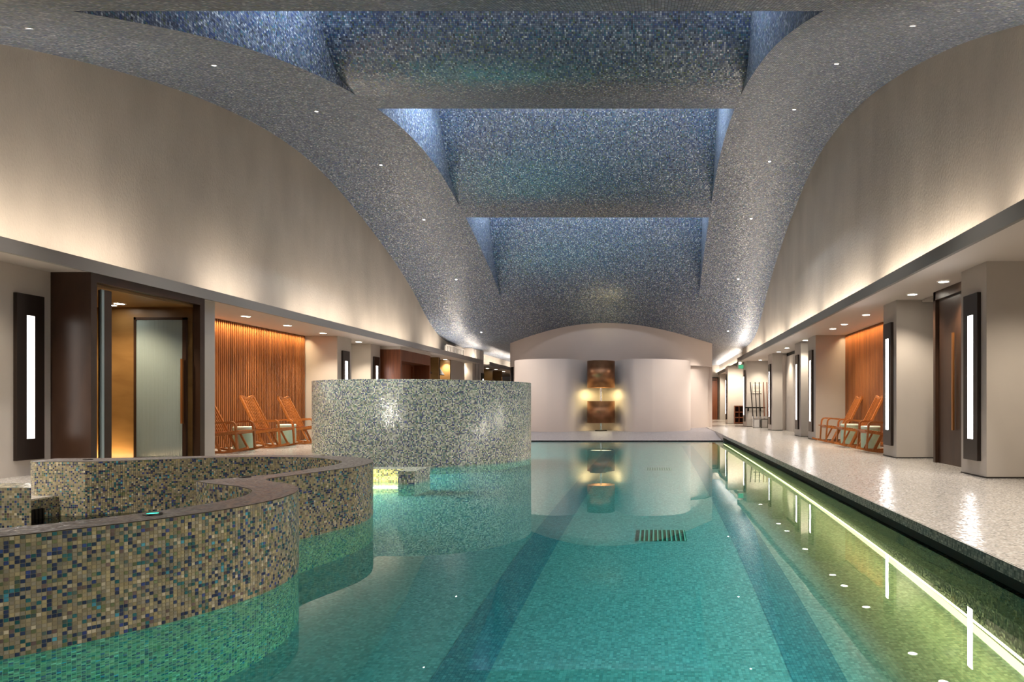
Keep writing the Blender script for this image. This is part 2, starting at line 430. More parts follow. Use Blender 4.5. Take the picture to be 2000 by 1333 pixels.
def fluted_glass():
    m, nt, out = newmat('fluted_glass')
    b = principled(nt, out, (.40, .50, .50), .25)
    b.inputs['Transmission Weight'].default_value = .15
    tc = N(nt, 'ShaderNodeTexCoord')
    wv = N(nt, 'ShaderNodeTexWave'); wv.inputs['Scale'].default_value = 22; wv.bands_direction = 'X'
    nt.links.new(tc.outputs['Object'], wv.inputs['Vector'])
    bp = N(nt, 'ShaderNodeBump'); bp.inputs['Strength'].default_value = .5; bp.inputs['Distance'].default_value = .01
    nt.links.new(wv.outputs[0], bp.inputs['Height']); nt.links.new(bp.outputs[0], b.inputs['Normal'])
    return m
M['glass'] = fluted_glass()
def water_mat():
    m, nt, out = newmat('pool_water')
    g = N(nt, 'ShaderNodeBsdfGlass'); g.inputs['IOR'].default_value = 1.33; g.inputs['Roughness'].default_value = 0
    g.inputs['Color'].default_value = (.95, 1, .99, 1)
    tc = N(nt, 'ShaderNodeTexCoord')
    nz = N(nt, 'ShaderNodeTexNoise'); nz.inputs['Scale'].default_value = 1.1; nz.inputs['Detail'].default_value = 1
    nt.links.new(tc.outputs['Object'], nz.inputs['Vector'])
    bp = N(nt, 'ShaderNodeBump'); bp.inputs['Strength'].default_value = .012; bp.inputs['Distance'].default_value = .1
    nt.links.new(nz.outputs[0], bp.inputs['Height']); nt.links.new(bp.outputs[0], g.inputs['Normal'])
    nt.links.new(g.outputs[0], out.inputs['Surface'])
    va = N(nt, 'ShaderNodeVolumeAbsorption'); va.inputs[0].default_value = (.45, .93, .93, 1); va.inputs[1].default_value = .34
    nt.links.new(va.outputs[0], out.inputs['Volume'])
    return m
M['water'] = water_mat()

# ------------------------------------------------------------------ ceiling
CP = np.array([(-7, 2.62), (-3, 2.40), (0, 2.32), (2.2, 2.38), (4.3, 2.80), (6.06, 3.50), (6.9, 3.86), (8.5, 4.48), (9.96, 4.93), (11.8, 5.38),
               (12.8, 5.55), (14.3, 5.72), (15.6, 5.74), (17.2, 5.52), (18.8, 5.15), (20.4, 4.68), (22.6, 3.88), (23.6, 3.36), (24.7, 2.80), (25.4, 2.58),
               (26.2, 2.44), (27.5, 2.38), (30, 2.37), (46, 2.37)])
CP = CP * np.array([SC, SC])
CP[0, 0], CP[-1, 0] = -8, 50
def pchip(xs, ys):
    h = np.diff(xs); d = np.diff(ys) / h; m = np.zeros(len(xs))
    for k in range(1, len(xs) - 1):
        if d[k - 1] * d[k] > 0:
            w1 = 2 * h[k] + h[k - 1]; w2 = h[k] + 2 * h[k - 1]
            m[k] = (w1 + w2) / (w1 / d[k - 1] + w2 / d[k])
    m[0] = d[0]; m[-1] = d[-1]
    def f(x):
        x = min(max(x, xs[0]), xs[-1]); k = min(max(int(np.searchsorted(xs, x)) - 1, 0), len(h) - 1)
        t = (x - xs[k]) / h[k]
        return float((1 + 2 * t) * (1 - t) ** 2 * ys[k] + t * (1 - t) ** 2 * h[k] * m[k] + t * t * (3 - 2 * t) * ys[k + 1] + t * t * (t - 1) * h[k] * m[k + 1])
    return f
zc_ = pchip(CP[:, 0], CP[:, 1])
# one light smoothing pass so that the wave has no kinks
def zc(y):
    return EZ + sum(zc_(y + d) * g for d, g in ((-.9, .15), (-.45, .2), (0, .3), (.45, .2), (.9, .15)))
def prof(y0, y1, step=.25):
    n = max(2, int((y1 - y0) / step) + 1)
    return [(float(y), zc(float(y))) for y in np.linspace(y0, y1, n)]
ceiling = empty('ceiling'); ceiling['kind'] = 'structure'
MB().prof_x(prof(YB, YE), XWL - .3, XCL).build('vault_ribbon', M['ceil'], ceiling)
MB().prof_x(prof(YB, YE), XCR, 4.6).build('vault_ribbon', M['ceil'], ceiling)
MB().prof_x(prof(YB, 6.1 * SC), XCL, XCR).build('vault_ribbon', M['ceil'], ceiling)
TOP = EZ + 8.0 * SC
def smooth_curve(pts, n=8):
    P = [Vector((a, b)) for a, b in pts]; out = []
    for k in range(len(P) - 1):
        p0 = P[max(k - 1, 0)]; p1 = P[k]; p2 = P[k + 1]; p3 = P[min(k + 2, len(P) - 1)]
        for i in range(n):
            t = i / n
            out.append(tuple(.5 * ((2 * p1) + (-p0 + p2) * t + (2 * p0 - 5 * p1 + 4 * p2 - p3) * t * t + (-p0 + 3 * p1 - 3 * p2 + p3) * t ** 3)))
    out.append(tuple(P[-1])); return out
E = EZ
def pan(pts): return smooth_curve([(y * SC, zc(y * SC) if z is None else EZ + z * SC) for y, z in pts])
panel1 = pan([(10.42, 8.0), (10.48, 7.0), (10.6, 6.15), (10.85, 5.68), (11.25, 5.42), (11.9, None), (12.8, None)])
panel2 = pan([(16.3, 8.0), (16.45, 7.1), (16.85, 6.4), (17.35, 5.85), (17.85, 5.47), (18.3, None), (18.8, None)])
panel3 = pan([(21.2, 8.0), (21.4, 6.2), (21.8, 5.2), (22.35, 4.35), (22.95, 3.75), (23.4, None), (24.0, None)]) + prof(24.0 * SC, YE)[1:]
for pn in (panel1, panel2, panel3):
    MB().prof_x(pn, XCL, XCR).build('scoop_panel', M['ceil'], ceiling)
for yb in (6.1 * SC, 12.8 * SC, 18.8 * SC):                       # rear faces of the strips, going up into the openings
    MB().prof_x([(yb, zc(yb)), (yb - .06, zc(yb) + .12), (yb - .06, TOP)], XCL, XCR, smooth=False).build('opening_back', M['ceil'], ceiling)
for X in (XCL, XCR):                               # cheeks of the openings
    for a, b2 in ((6.04 * SC, 12.1 * SC), (12.74 * SC, 18.0 * SC), (18.74 * SC, 23.6 * SC)):
        MB().wall([(X, float(y)) for y in np.linspace(a, b2, 24)], lambda p: zc(p[1]), TOP, False).build('opening_cheek', M['ceil'], ceiling)
MB().quad([(XCL, 5, TOP), (XCR, 5, TOP), (XCR, 27, TOP), (XCL, 27, TOP)]).build('opening_roof', M['ceil'], ceiling)

# ------------------------------------------------------------------ upper walls, soffits, fascias
def upper_wall(name, x, y0, y1):
    ys = np.linspace(y0, y1, int((y1 - y0) / .3) + 2)
    return MB().wall([(x, float(y)) for y in ys], SOF + .02, lambda p: zc(p[1]) + .05, True).build(name, M['plaster'], None, 'structure')
upper_wall('wall_left', XWL, YB, YE)
upper_wall('wall_right', XWR, YB, 31.0)
upper_wall('wall_right', 4.2, 31.0, YE)
def soffit(name, xf, xb, y0, y1, fm, sgn):
    s = empty(name); s['kind'] = 'structure'
    MB().box(xf, xb, y0, y1, SOF, SOF + .06).build('soffit_board', M['soffit'], s)
    MB().box(xf - sgn * .004, xf + sgn * .05, y0 - .004, y1 + .004, SOF - .003, FTOP).build('fascia', fm, s)
    return s
soffit('trim_1', XFL, -11.2, YB, 31.0, M['fascia_l'], -1)
soffit('trim_2', XFR, 6.6, YB, 29.6, M['fascia'], 1)
soffit('trim_3', XFL, -11.2, 32.4, 45.5, M['fascia_l'], -1)
soffit('trim_4', 3.95, 6.6, 32.4, 44.0, M['fascia'], 1)

# ------------------------------------------------------------------ floors and pool shell
fl = MB()
fl.box(2.13, 7.0, YB, 21.1, DZ - .08, DZ)
deck = fl.build('floor', [M['deck']], None, 'structure')
MB().box(2.13, 7.0, 21.1, YE, DZ - .3, DZ).build('floor', M['deck'], None, 'structure')
MB().box(2.118, 2.13, YB, 21.1, DZ - .08, DZ - .002).build('deck_edge', M['edge'], deck)
MB().box(-12, PXL - .02, YB, YE, DZ - .3, DZ).build('floor', M['deck'], None, 'structure')
# low end ledge that rises gently from the water line to the deck
MB().prof_x([(PY1, -.3), (PY1, .035), (PY1 + .35, .04), (24.2, .19), (YE, .20)], PXL, 2.13, smooth=False).build('floor', M['endd'], None, 'structure')
MB().box(PXL, 2.13, PY1 - .09, PY1 - .07, -.05, .012).build('trim_5', M['frame'], None, 'structure')
pool = empty('pool_shell'); pool['kind'] = 'structure'
MB().box(PXL - .1, PXR + .1, PY0, PY1 + .1, PD - .1, PD).build('pool_floor', M['pool'], pool)
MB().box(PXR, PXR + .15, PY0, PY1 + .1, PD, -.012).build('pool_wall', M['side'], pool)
MB().box(PXR + .06, PXR + .15, PY0, PY1 + .1, -.012, DZ - .08).build('gutter_shade', M['black'], pool)  # black fill painting the shade of the open overflow gap under the lip
MB().box(PXL - .15, PXL, PY0, PY1, PD, DZ - .01).build('pool_wall', M['basin'], pool)
MB().box(PXL, PXR, PY1, PY1 + .1, PD, 0.0).build('pool_wall', M['lane'], pool)
MB().box(PXL, PXR, PY0 - .1, PY0, PD, DZ).build('pool_wall', M['pool'], pool)
for x0, lab in ((-1.31, 'dark teal lane stripe on the pool floor beside the round drum'), (.81, 'dark teal lane stripe on the pool floor nearest the glowing strip')):
    o = MB().box(x0, x0 + .32, -5, 20.3, PD + .0005, PD + .0015).build('lane_line', M['lane']); tag(o, lab, 'lane line', 'lane stripes on the pool floor')
water = MB().box(PXL - .05, PXR + .05, PY0 - .05, PY1 + .02, PD - .05, 0.0).build('water', M['water'], None, 'structure')
# LED line at the foot of the right pool wall
o = MB().box(2.145, 2.195, -6.0, 21.2, PD + .002, PD + .045).build('pool_light_strip', M['glow_pool'])
tag(o, 'long yellow-white light strip along the foot of the pool wall under water', 'light strip')

# the end of the hall
MB().box(-12, 7, YB - .2, YB, -1, 10).build('wall_back', M['wall'], None, 'structure')
MB().box(-12, 7, YE - .2, YE, 0, 6).build('wall_end', M['wall'], None, 'structure')
# outer walls behind the columns
MB().box(-11.3, -11.15, YB, YE, 0, SOF).build('wall_left', M['wall'], None, 'structure')
MB().box(6.4, 6.6, YB, YE, 0, SOF).build('wall_right', M['wall'], None, 'structure')

def arc_pts(cx, cy, r, a0, a1, n=40):
    return [(cx + r * math.cos(R(a)), cy + r * math.sin(R(a))) for a in np.linspace(a0, a1, n)]
# curved upper end wall
up = arc_pts(-1.82, 28.96 * SC, 4.46 * SC, 207, 334, 60)
ew = MB().wall(up, EZ + 1.55, lambda p: zc(p[1]) + .06, True)
uw = ew.build('wall_end', M['endwall'], None, 'structure')
MB().wall(arc_pts(-1.82, 28.96 * SC, 4.46 * SC - .14, 207, 334, 60), .1, EZ + 1.56, True).build('lower_wall', M['endwall'], uw)
lo_ = arc_pts(-1.82, 28.96 * SC, 4.46 * SC - .14, 207, 334, 60)
MB().wall([up[-1], (2.45, 46)], EZ + 1.55, lambda p: zc(p[1]) + .06, False).build('return_wall', M['endwall'], uw)
MB().wall([lo_[-1], (up[-1][0], up[-1][1] + .05), (2.45, 46)], .1, EZ + 1.56, False).build('return_wall', M['endwall'], uw)
MB().quad([(*up[-1], EZ + 1.55), (*lo_[-1], EZ + 1.55), (*lo_[30], EZ + 1.55), (*up[30], EZ + 1.55)]).build('soffit_edge', M['endwall'], uw)
MB().wall([up[0], (-6.1, 46)], .1, lambda p: zc(p[1]) + .06, False).build('return_wall', M['endwall'], uw)
# double-bulged free-standing wall
def bulge_path():
    pts = arc_pts(-3.62, 25.62, 1.6, 150, 262, 26)
    pts = [p for p in pts]
    x0 = pts[-1][0]
    out = list(pts)
    for x in np.linspace(x0 + .04, -1.93 * 2 - x0 - .04, 60):
        d = abs(x + 1.93)
        base = 24.02 + .03 * ((abs(d - 1.69)) / .5) ** 2
        q = .5 + .5 * math.cos(math.pi * min(d / 1.28, 1))
        out.append((float(x), float(base + 1.40 * q * q * (3 - 2 * q) * .35 + 1.40 * q * .65)))
    out += [(-1.93 * 2 - p[0], p[1]) for p in reversed(pts)]
    return out
bp_ = bulge_path()
bw = MB().wall(bp_, .1, EZ + 1.60, True)
inner = [(x + (-.12 if False else 0), y + .14) for x, y in bp_]
for (a, b, c, d) in zip(bp_[:-1], bp_[1:], inner[1:], inner[:-1]):
    z = EZ + 1.60
    bw.quad([(a[0], a[1], z), (b[0], b[1], z), (c[0], c[1], z), (d[0], d[1], z)])
bw.wall(inner, .1, EZ + 1.60, True)
o = bw.build('wall_screen', M['endwall'], None, 'structure')

# ------------------------------------------------------------------ copper lamp in the recess
lx, ly = -1.93, 24.72
lamp = empty('floor_lamp', (lx, ly, .19)); tag(lamp, 'tall lamp of two copper drums on a chrome pole in the wall recess', 'lamp')
z0 = -.19
MB().lathe([(0, 0.0), (.22, 0.0), (.22, .03), (.05, .035)], 32).build('base_plate', M['frame'], lamp)
MB().lathe([(.042, .03), (.042, EZ + .66 + z0)], 20).build('pole', M['chrome'], lamp)
def drum(zb, zt, name):
    r = .5
    return MB().lathe([(r - .03, zb + .02), (r, zb), (r, zt), (r - .03, zt - .02), (r - .03, zb + .02)], 56).build(name, M['copper'], lamp)
drum(EZ + .594 + z0, EZ + 1.56 + z0, 'upper_drum')
drum(EZ - .67 + z0, EZ + .11 + z0, 'lower_drum')
MB().lathe([(0.05, EZ + .72 + z0), (.4, EZ + .72 + z0)], 40).build('diffuser', M['glow_lamp'], lamp)
MB().lathe([(0.05, EZ + .0 + z0), (.4, EZ + .0 + z0)], 40).build('diffuser', M['glow_lamp'], lamp)
MB().lathe([(0.05, EZ - .64 + z0), (.4, EZ - .64 + z0)], 40).build('diffuser', emit('lamp_low_glow', (1, .85, .5), 1), lamp)

# ------------------------------------------------------------------ mosaic drum in the pool
DC, DR = (-4.87, 14.6), 2.2
dm = MB()
ring = arc_pts(DC[0], DC[1], DR, 170, 390, 120)
dm.wall(ring, PD, EZ + .458, True)
ring2 = arc_pts(DC[0], DC[1], DR - .28, 170, 390, 120)
dm.wall(ring2, PD, EZ + .458, True, flip=True)
for a, b, c, d in zip(ring[:-1], ring[1:], ring2[1:], ring2[:-1]):
    z = EZ + .458
    dm.quad([(*a, z), (*b, z), (*c, z), (*d, z)])
for a, b in ((ring[0], ring2[0]), (ring[-1], ring2[-1])):
    dm.quad([(*a, PD), (*b, PD), (*b, EZ + .458), (*a, EZ + .458)])
o = dm.build('mosaic_drum', M['drum']); tag(o, 'tall round mosaic-clad enclosure rising out of the pool', 'enclosure')
# low step beside it with the lit recess
st = empty('lit_step', (-4.2, 10.5, 0)); tag(st, 'low mosaic step lit yellow from below beside the tall drum', 'step')
def P_(o, b): return b
sb = MB().box(-5.4 + 4.2, -3.71 + 4.2, -.3, .05, PD, .19).build('step_block', M['drum'], st)
MB().box(-3.71 + 4.2, -3.47 + 4.2, -.62, .05, PD, .19).build('step_fin', M['drum'], st)
MB().box(-5.4 + 4.2, -3.72 + 4.2, -.42, -.36, -.66, -.60).build('light_bar', M['glow_step'], st)
strip_x('step_led_and_fill', 9.95, .02, -5.3, -3.74, (1, .25), .03, 1.3, (1, .84, .26))  # added strip above the water, giving the step face its yellow light
strip_x('step_led_and_fill', 10.05, -.58, -5.3, -3.74, (1, .6), .05, 5, (1, .82, .25))

# ------------------------------------------------------------------ curved mosaic basin in front
CZ = .56
outer = [(-5.2, 1.75), (-4.3, 2.05), (-3.6, 2.48), (-3.25, 2.78), (-2.96, 3.09), (-2.83, 3.24), (-2.69, 3.43), (-2.55, 3.66), (-2.44, 3.94), (-2.39, 4.26), (-2.42, 4.55), (-2.50, 4.79),
         (-2.62, 5.00), (-2.78, 5.16), (-2.95, 5.29), (-3.07, 5.40), (-3.115, 5.50), (-3.09, 5.60), (-3.03, 5.82), (-2.96, 6.13), (-2.89, 6.40), (-2.86, 6.67), (-2.89, 6.95), (-2.96, 7.18), (-3.06, 7.38), (-3.24, 7.59),
         (-3.54, 7.83), (-3.99, 8.01), (-4.53, 8.06), (-5.02, 7.97), (-5.5, 7.80), (-6.05, 7.60), (-6.62, 7.55)]
inner_pts = [(-5.2, 2.15), (-4.45, 2.42), (-3.82, 2.78), (-3.5, 3.03), (-3.2, 3.27), (-3.02, 3.45), (-2.86, 3.70), (-2.75, 3.95), (-2.68, 4.22), (-2.69, 4.48), (-2.77, 4.70), (-2.87, 4.83), (-3.04, 4.98), (-3.28, 5.12), (-3.50, 5.26), (-3.57, 5.33),
             (-3.52, 5.44), (-3.42, 5.58), (-3.30, 5.78), (-3.24, 5.95), (-3.19, 6.40), (-3.17, 6.75), (-3.24, 7.08), (-3.38, 7.29), (-3.65, 7.54), (-4.01, 7.72), (-4.45, 7.79), (-4.95, 7.66), (-5.28, 7.47), (-5.6, 7.28), (-5.93, 7.11)]
def cspline(pts, step=.02):
    c = smooth_curve(pts, 24)
    # resample by arclength
    d = [0]
    for a, b in zip(c[:-1], c[1:]): d.append(d[-1] + math.hypot(b[0] - a[0], b[1] - a[1]))
    n = int(d[-1] / step) + 1
    s = np.linspace(0, d[-1], n)
    return list(zip(np.interp(s, d, [p[0] for p in c]).tolist(), np.interp(s, d, [p[1] for p in c]).tolist())), d[-1]
PITCH = .0185
oc, olen = cspline(outer, PITCH); ic, ilen = cspline(inner_pts, PITCH)
basin = empty('mosaic_basin', (0, 0, 0)); tag(basin, 'low curving mosaic-clad basin wall with a wet brown cap in the near pool', 'basin wall')
body = MB()
body.wall(oc, PD, 0.0, True); body.wall(oc, 0.0, CZ - .004, True, mi=1)
body.wall(ic, PD, 0.0, True); body.wall(ic, 0.0, CZ - .004, True, mi=1)
endp = [oc[-1], (-6.58, 7.2), (-6.45, 7.1), ic[-1]]
body.wall(endp, PD, CZ - .004, False)
body.wall([oc[0], ic[0]], PD, CZ, False)
body.build('basin_wall', [M['basin'], M['grout']], basin)
# cap slab: polygon between both curves
from mathutils.geometry import delaunay_2d_cdt
loop = oc[::3] + [oc[-1], (-6.58, 7.2), (-6.45, 7.1), ic[-1]] + ic[::-1][::3] + [ic[0]]
cl = [loop[0]]
for p in loop[1:]:
    if math.hypot(p[0] - cl[-1][0], p[1] - cl[-1][1]) > 1e-3: cl.append(p)
cv, _, cf, *_ = delaunay_2d_cdt([Vector(p) for p in cl], [], [list(range(len(cl)))], 1, 1e-5)
cap = MB()
for fc in cf:
    ps = [(cv[k].x, cv[k].y, CZ) for k in fc]
    cap.quad(ps, [(p[0], p[1]) for p in ps])
cap.build('cap', M['cap'], basin)

# tiles as geometry: nearest 300 as parts, the rest one mesh
def tile_faces(mb, c, t, n, hw, hh, dep, uv):
    z = Vector((0, 0, 1))
    q = []
    for (k, d) in ((1.0, 0.0), (.90, dep)):
        q.append([c + t * hw * k * i + z * hh * k * j + n * d for i, j in ((-1, -1), (1, -1), (1, 1), (-1, 1))])
    i0 = len(mb.v)
    mb.v += [tuple(p) for p in q[0] + q[1]]
    for fc in ((4, 5, 6, 7), (0, 1, 5, 4), (1, 2, 6, 5), (2, 3, 7, 6), (3, 0, 4, 7)):
        mb.f.append(tuple(i0 + k for k in fc)); mb.uv.append([uv] * 4); mb.sm.append(False); mb.mi.append(0)
tile_proto = MB()
tile_faces(tile_proto, Vector((0, 0, 0)), Vector((1, 0, 0)), Vector((0, -1, 0)), PITCH * .46, PITCH * .46, .0022, (0, 0))
tile_mesh = tile_proto.mesh('mosaic_tile', M['basin_tile_o'])
rest = MB()
nr = int(CZ / PITCH)
singles = 0
def visible(x, y):
    u = VX + x * F / y if y > .1 else -1e9
    return u
for ci, (curve, sgn) in enumerate(((oc, 1), (ic, -1), (None, 0))):
    if curve is None: break
    for k in range(len(curve) - 1):
        a = Vector((*curve[k], 0)); b = Vector((*curve[k + 1], 0))
        m = (a + b) / 2; t = (b - a).normalized(); n = Vector((t.y, -t.x, 0)) * sgn
        if n.dot(-m) < -.02 * m.length: continue            # faces away from the camera side
        u = visible(m.x, m.y)
        if u < -260: continue
        for j in range(nr):
            zc0 = CZ - .004 - (j + .5) * PITCH
            c = Vector((m.x, m.y, zc0))
            if ci == 0 and -2 < u < 112 and m.y < 4 and singles < 300:
                o = inst('tile', tile_mesh, basin, c + n * .0003, (0, 0, math.atan2(t.y, t.x))); singles += 1
            else:
                tile_faces(rest, c + n * .0003, t if sgn > 0 else -t, n, PITCH * .46, PITCH * .46, .0022, ((k + .5) * PITCH + 40 * ci, (j + .5) * PITCH))
ro = rest.build('tile_field', M['basin_tile'], basin, 'stuff', weld=False)
# round fittings on the cap
for (x, y), lab, mt in (((-3.36, 5.60), 'small dark round control let into the basin cap at the cusp', 'frame'), ((-2.72, 3.70), 'small round control glowing green on the near basin cap', 'glow_green'), ((-6.1, 7.35), 'small dark round control on the cap end of the basin wall', 'frame')):
    o = empty('cap_control', (x, y, CZ)); tag(o, lab, 'control')
    MB().lathe([(.045, 0), (.045, .008), (.030, .009)], 24).build('ring', M['frame'], o)
    MB().lathe([(.030, .007), (0, .007)], 24).build('button', M[mt], o)
# wall stub at the left frame edge
sw_ = MB(); sp_ = [(-6.3, 5.06), (-4.62, 5.06), (-4.90, 5.36), (-6.3, 5.36), (-6.3, 5.06)]
sw_.wall(sp_, PD, CZ - .02, False); sw_.quad([(x, y, CZ - .02) for x, y in sp_[:4]])
o = sw_.build('mosaic_stub_wall', M['basin']); tag(o, 'short mosaic wall stub at the left edge beside the deck', 'wall stub')
# deck riser grille
g = empty('drain_grille', (PXL + .001, 6.7, .06)); tag(g, 'small dark upright-bar grille in the riser below the deck', 'grille')
MB().box(0, .004, -.36, .22, -.09, .05).build('backing', M['black'], g)
for k in range(14):
    MB().box(.004, .014, -.34 + k * .042, -.322 + k * .042, -.085, .045).build('bar', M['frame'], g)

# drain gratings on the pool floor
for y0, lab in ((7.08, 'green square floor drain grating with pale bars, nearer one'), (13.3, 'green square floor drain grating with pale bars, farther one')):
    g = empty('drain_grating', (.09, y0 + .26, PD)); tag(g, lab, 'grating', 'pool floor gratings')
    MB().box(-.25, .25, -.26, .26, .001, .010).build('plate', plain('grate_green_%d' % y0, (.05, .17, .10), .5), g)
    for k in range(11):
        MB().box(-.25 + k * .0475, -.237 + k * .0475, -.26, .26, .010, .022).build('bar', plain('grate_bar_%d_%d' % (y0, k), (.55, .75, .62), .5) if k == 0 else bpy.data.materials['grate_bar_%d_0' % y0], g)

# ------------------------------------------------------------------ downlights and ceiling spots
def disc_light(name, p, r, mat, label, cat, group, rot=(0, 0, 0), power=0, size=100):
    o = empty(name, p); o.rotation_euler = rot; tag(o, label, cat, group)
    MB().lathe([(r * 1.25, 0.0), (r * 1.25, -.012), (r * 1.0, -.010)], 24).build('trim_ring', M['white'], o)
    MB().lathe([(r, -.006), (0, -.006)], 24).build('lens', mat, o)
    return o
right_px = [(1843, 550), (1782, 575), (1691.6, 615), (1649, 633.5), (1626.6, 642.4), (1573, 665), (1537, 680), (1521, 687.5), (1485, 703.6), (1478, 706)]
rl = ['round downlight in the soffit just left of the nearest right column', 'round downlight over the second right column beside the dark door', 'round downlight over the near end of the right slatted alcove',
      'round downlight over the middle of the right slatted alcove', 'round downlight over the far end of the right slatted alcove', 'round downlight between the paired right columns',
      'first of two small downlights before the pole rack columns', 'second of two small downlights before the pole rack columns', 'nearer of the paired tiny downlights over the leaning poles', 'farther of the paired tiny downlights over the leaning poles']
for (x, y), lab in zip(right_px, rl):
    p = px(x, y, 1.83); p.z = SOF - .0005
    disc_light('downlight', p, .075, M['glow_down'], lab, 'downlight', 'downlights in the right soffit')
    spot('downlight_and_fill_beam', (p.x, p.y, SOF - .03), (0, 0, -1), 65, WARM2, 110, .8, .06)
left_px = [(480, 618), (561.5, 636), (631, 651), (700.6, 668), (869.5, 702.5), (903, 709.7)]
ll = ['round downlight over the near rocking chair of the left alcove', 'round downlight over the middle of the left slatted alcove', 'round downlight at the far end of the left slatted alcove',
      'round downlight above the gap between the two left columns', 'round downlight in front of the left mirror niches, nearer', 'round downlight in front of the left mirror niches, farther']
for (x, y), lab in zip(left_px, ll):
    p = px(x, y, 1.83); p.z = SOF - .0005
    disc_light('downlight', p, .085, M['glow_down'], lab, 'downlight', 'downlights in the left soffit')
    spot('downlight_and_fill_beam', (p.x, p.y, SOF - .03), (0, 0, -1), 80, WARM2, 110, .8, .06)
for (x, y), lab in (((952, 720), 'tiny downlight under the far left soffit, nearest of three'), ((969, 722), 'tiny downlight under the far left soffit, middle of three'), ((983.5, 726), 'tiny downlight under the far left soffit, farthest of three')):
    p = px(x, y, 1.83); p.z = SOF - .0005
    disc_light('downlight', p, .09, M['glow_down'], lab, 'downlight', 'downlights in the far left soffit')
spot('downlight_and_fill_beam', (-8.2, 38, SOF - .03), (0, 0, -1), 120, WARM2, 130, .8, .06)
spot('downlight_and_fill_beam', (4.2, 36, SOF - .03), (-.3, 0, -1), 120, WARM2, 130, .8, .06)
spot('downlight_and_fill_beam', (3.75, 31.6, SOF - .03), (0, .5, -1), 160, WARM2, 130, .8, .06)  # added, no fixture: beams from here on brighten the far right corridor
spot('downlight_and_fill_beam', (3.2, 40.0, SOF - .03), (0, .5, -1), 200, WARM2, 130, .8, .06)
spot('downlight_and_fill_beam', (4.2, 26.8, SOF - .03), (0, .5, -1), 60, WARM2, 120, .8, .06)
for bx, by in ((4.7, 7.3), (4.4, 4.6), (4.4, 1.0), (-8.0, 7.6), (-8.0, 4.6)):      # the rows of downlights go on beside and behind the camera
    spot('downlight_and_fill_beam', (bx, by, SOF - .03), (0, .15, -1), 75, WARM2, 120, .8, .06)
def ceil_hit(x, y):
    sx, sz = (x - VX) / F, (VY - y) / F
    Y = 5.5
    while Y < 40 and EZ + sz * Y < zc(Y): Y += .01
    return Vector((sx * Y, Y, zc(Y)))
spl = [(57, 54), (418, 127), (618, 217), (744, 322), (828, 429), (891, 546), (940, 649)]
spr = [(1783, 49), (1634, 124), (1551, 213.5), (1503, 315), (1467, 427), (1442, 545), (1422, 647)]
ordw = ['first', 'second', 'third', 'fourth', 'fifth', 'sixth', 'last']
for side, pts in (('left', spl), ('right', spr)):
    for k, (x, y) in enumerate(pts):
        p = ceil_hit(x, y)
        sl = (zc(p.y + .05) - zc(p.y - .05)) / .1
        o = disc_light('ceiling_spotlight', p, .032, M['glow_spot'], '%s tiny spotlight counted from the camera in the %s vault ribbon' % (ordw[k], side), 'spotlight', 'spotlights in the %s vault ribbon' % side, (math.atan(sl), 0, 0))
        spot('spot_beam', (p.x, p.y, p.z - .06), (0.3 if side == 'left' else -0.3, 0, -1), 230, (1, .92, .84), 92, .8, .04)
for x in (-6.6, 2.7):
    for y in (-4, 0.5, 4.2):
        spot('spot_beam', (x, y, zc(y) - .06), (0.1 if x < 0 else -.35, .15, -1), 260, (1, .92, .82), 120, .8, .04)

# ------------------------------------------------------------------ sconces
def make_sconce(x, y, face, label, bright=True, z=EZ + .36, group=None):
    """face = +1 looks towards +x"""
    o = empty('wall_sconce', (x, y, z)); tag(o, label, 'sconce', group)
    b = MB()
    hw, hh, d = .20, 1.10, .05
    sw, sh = (.08 if bright else .06), .82
    f = face
    for (y0, y1, z0, z1) in ((-hw, -sw, -hh, hh), (sw, hw, -hh, hh), (-sw, sw, sh, hh), (-sw, sw, -hh, -sh)):
        b.box(0, f * d, y0, y1, z0, z1)
    b.build('board', M['board'], o)
    MB().box(f * .002, f * .046, -sw, sw, -sh, sh).build('light_panel', M['glow_sconce'] if bright else M['glow_sconce_l'], o)
    return o

# ------------------------------------------------------------------ right side: columns, door, alcove
def column(x0, x1, y0, y1, z0=DZ - .02, z1=SOF + .03, mat='wallgrey'):
    c = empty('column'); c['kind'] = 'structure'
    MB().box(x0, x1, y0, y1, z0, z1).build('shaft', M[mat], c)
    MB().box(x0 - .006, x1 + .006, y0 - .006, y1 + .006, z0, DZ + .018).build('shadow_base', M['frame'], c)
    return c
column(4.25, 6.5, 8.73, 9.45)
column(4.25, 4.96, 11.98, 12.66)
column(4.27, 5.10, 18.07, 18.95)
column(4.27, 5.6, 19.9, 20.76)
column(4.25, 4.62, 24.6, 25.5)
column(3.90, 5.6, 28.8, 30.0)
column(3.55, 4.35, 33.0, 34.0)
MB().box(4.94, 6.4, 11.3, 11.98, DZ, SOF).build('wall_right', M['wallgrey'], None, 'structure')
make_sconce(4.25, 9.08, -1, 'tall sconce with white light slot on the nearest right column', group='sconces on the right columns')
make_sconce(4.25, 12.33, -1, 'tall sconce on the right column between dark door and slatted alcove', group='sconces on the right columns')
make_sconce(4.27, 18.5, -1, 'tall sconce on the right column just past the rocking chairs', group='sconces on the right columns')
make_sconce(4.27, 20.3, -1, 'tall sconce on the right column before the panelled recess', group='sconces on the right columns')
make_sconce(4.25, 25.0, -1, 'tall sconce on the slim right column beside the leaning poles', group='sconces on the right columns')
make_sconce(3.90, 29.4, -1, 'distant sconce on the pier behind the leaning poles', group='sconces on the right columns')
make_sconce(3.55, 33.5, -1, 'farthest sconce on the right, by the low shelf unit', group='sconces on the right columns')
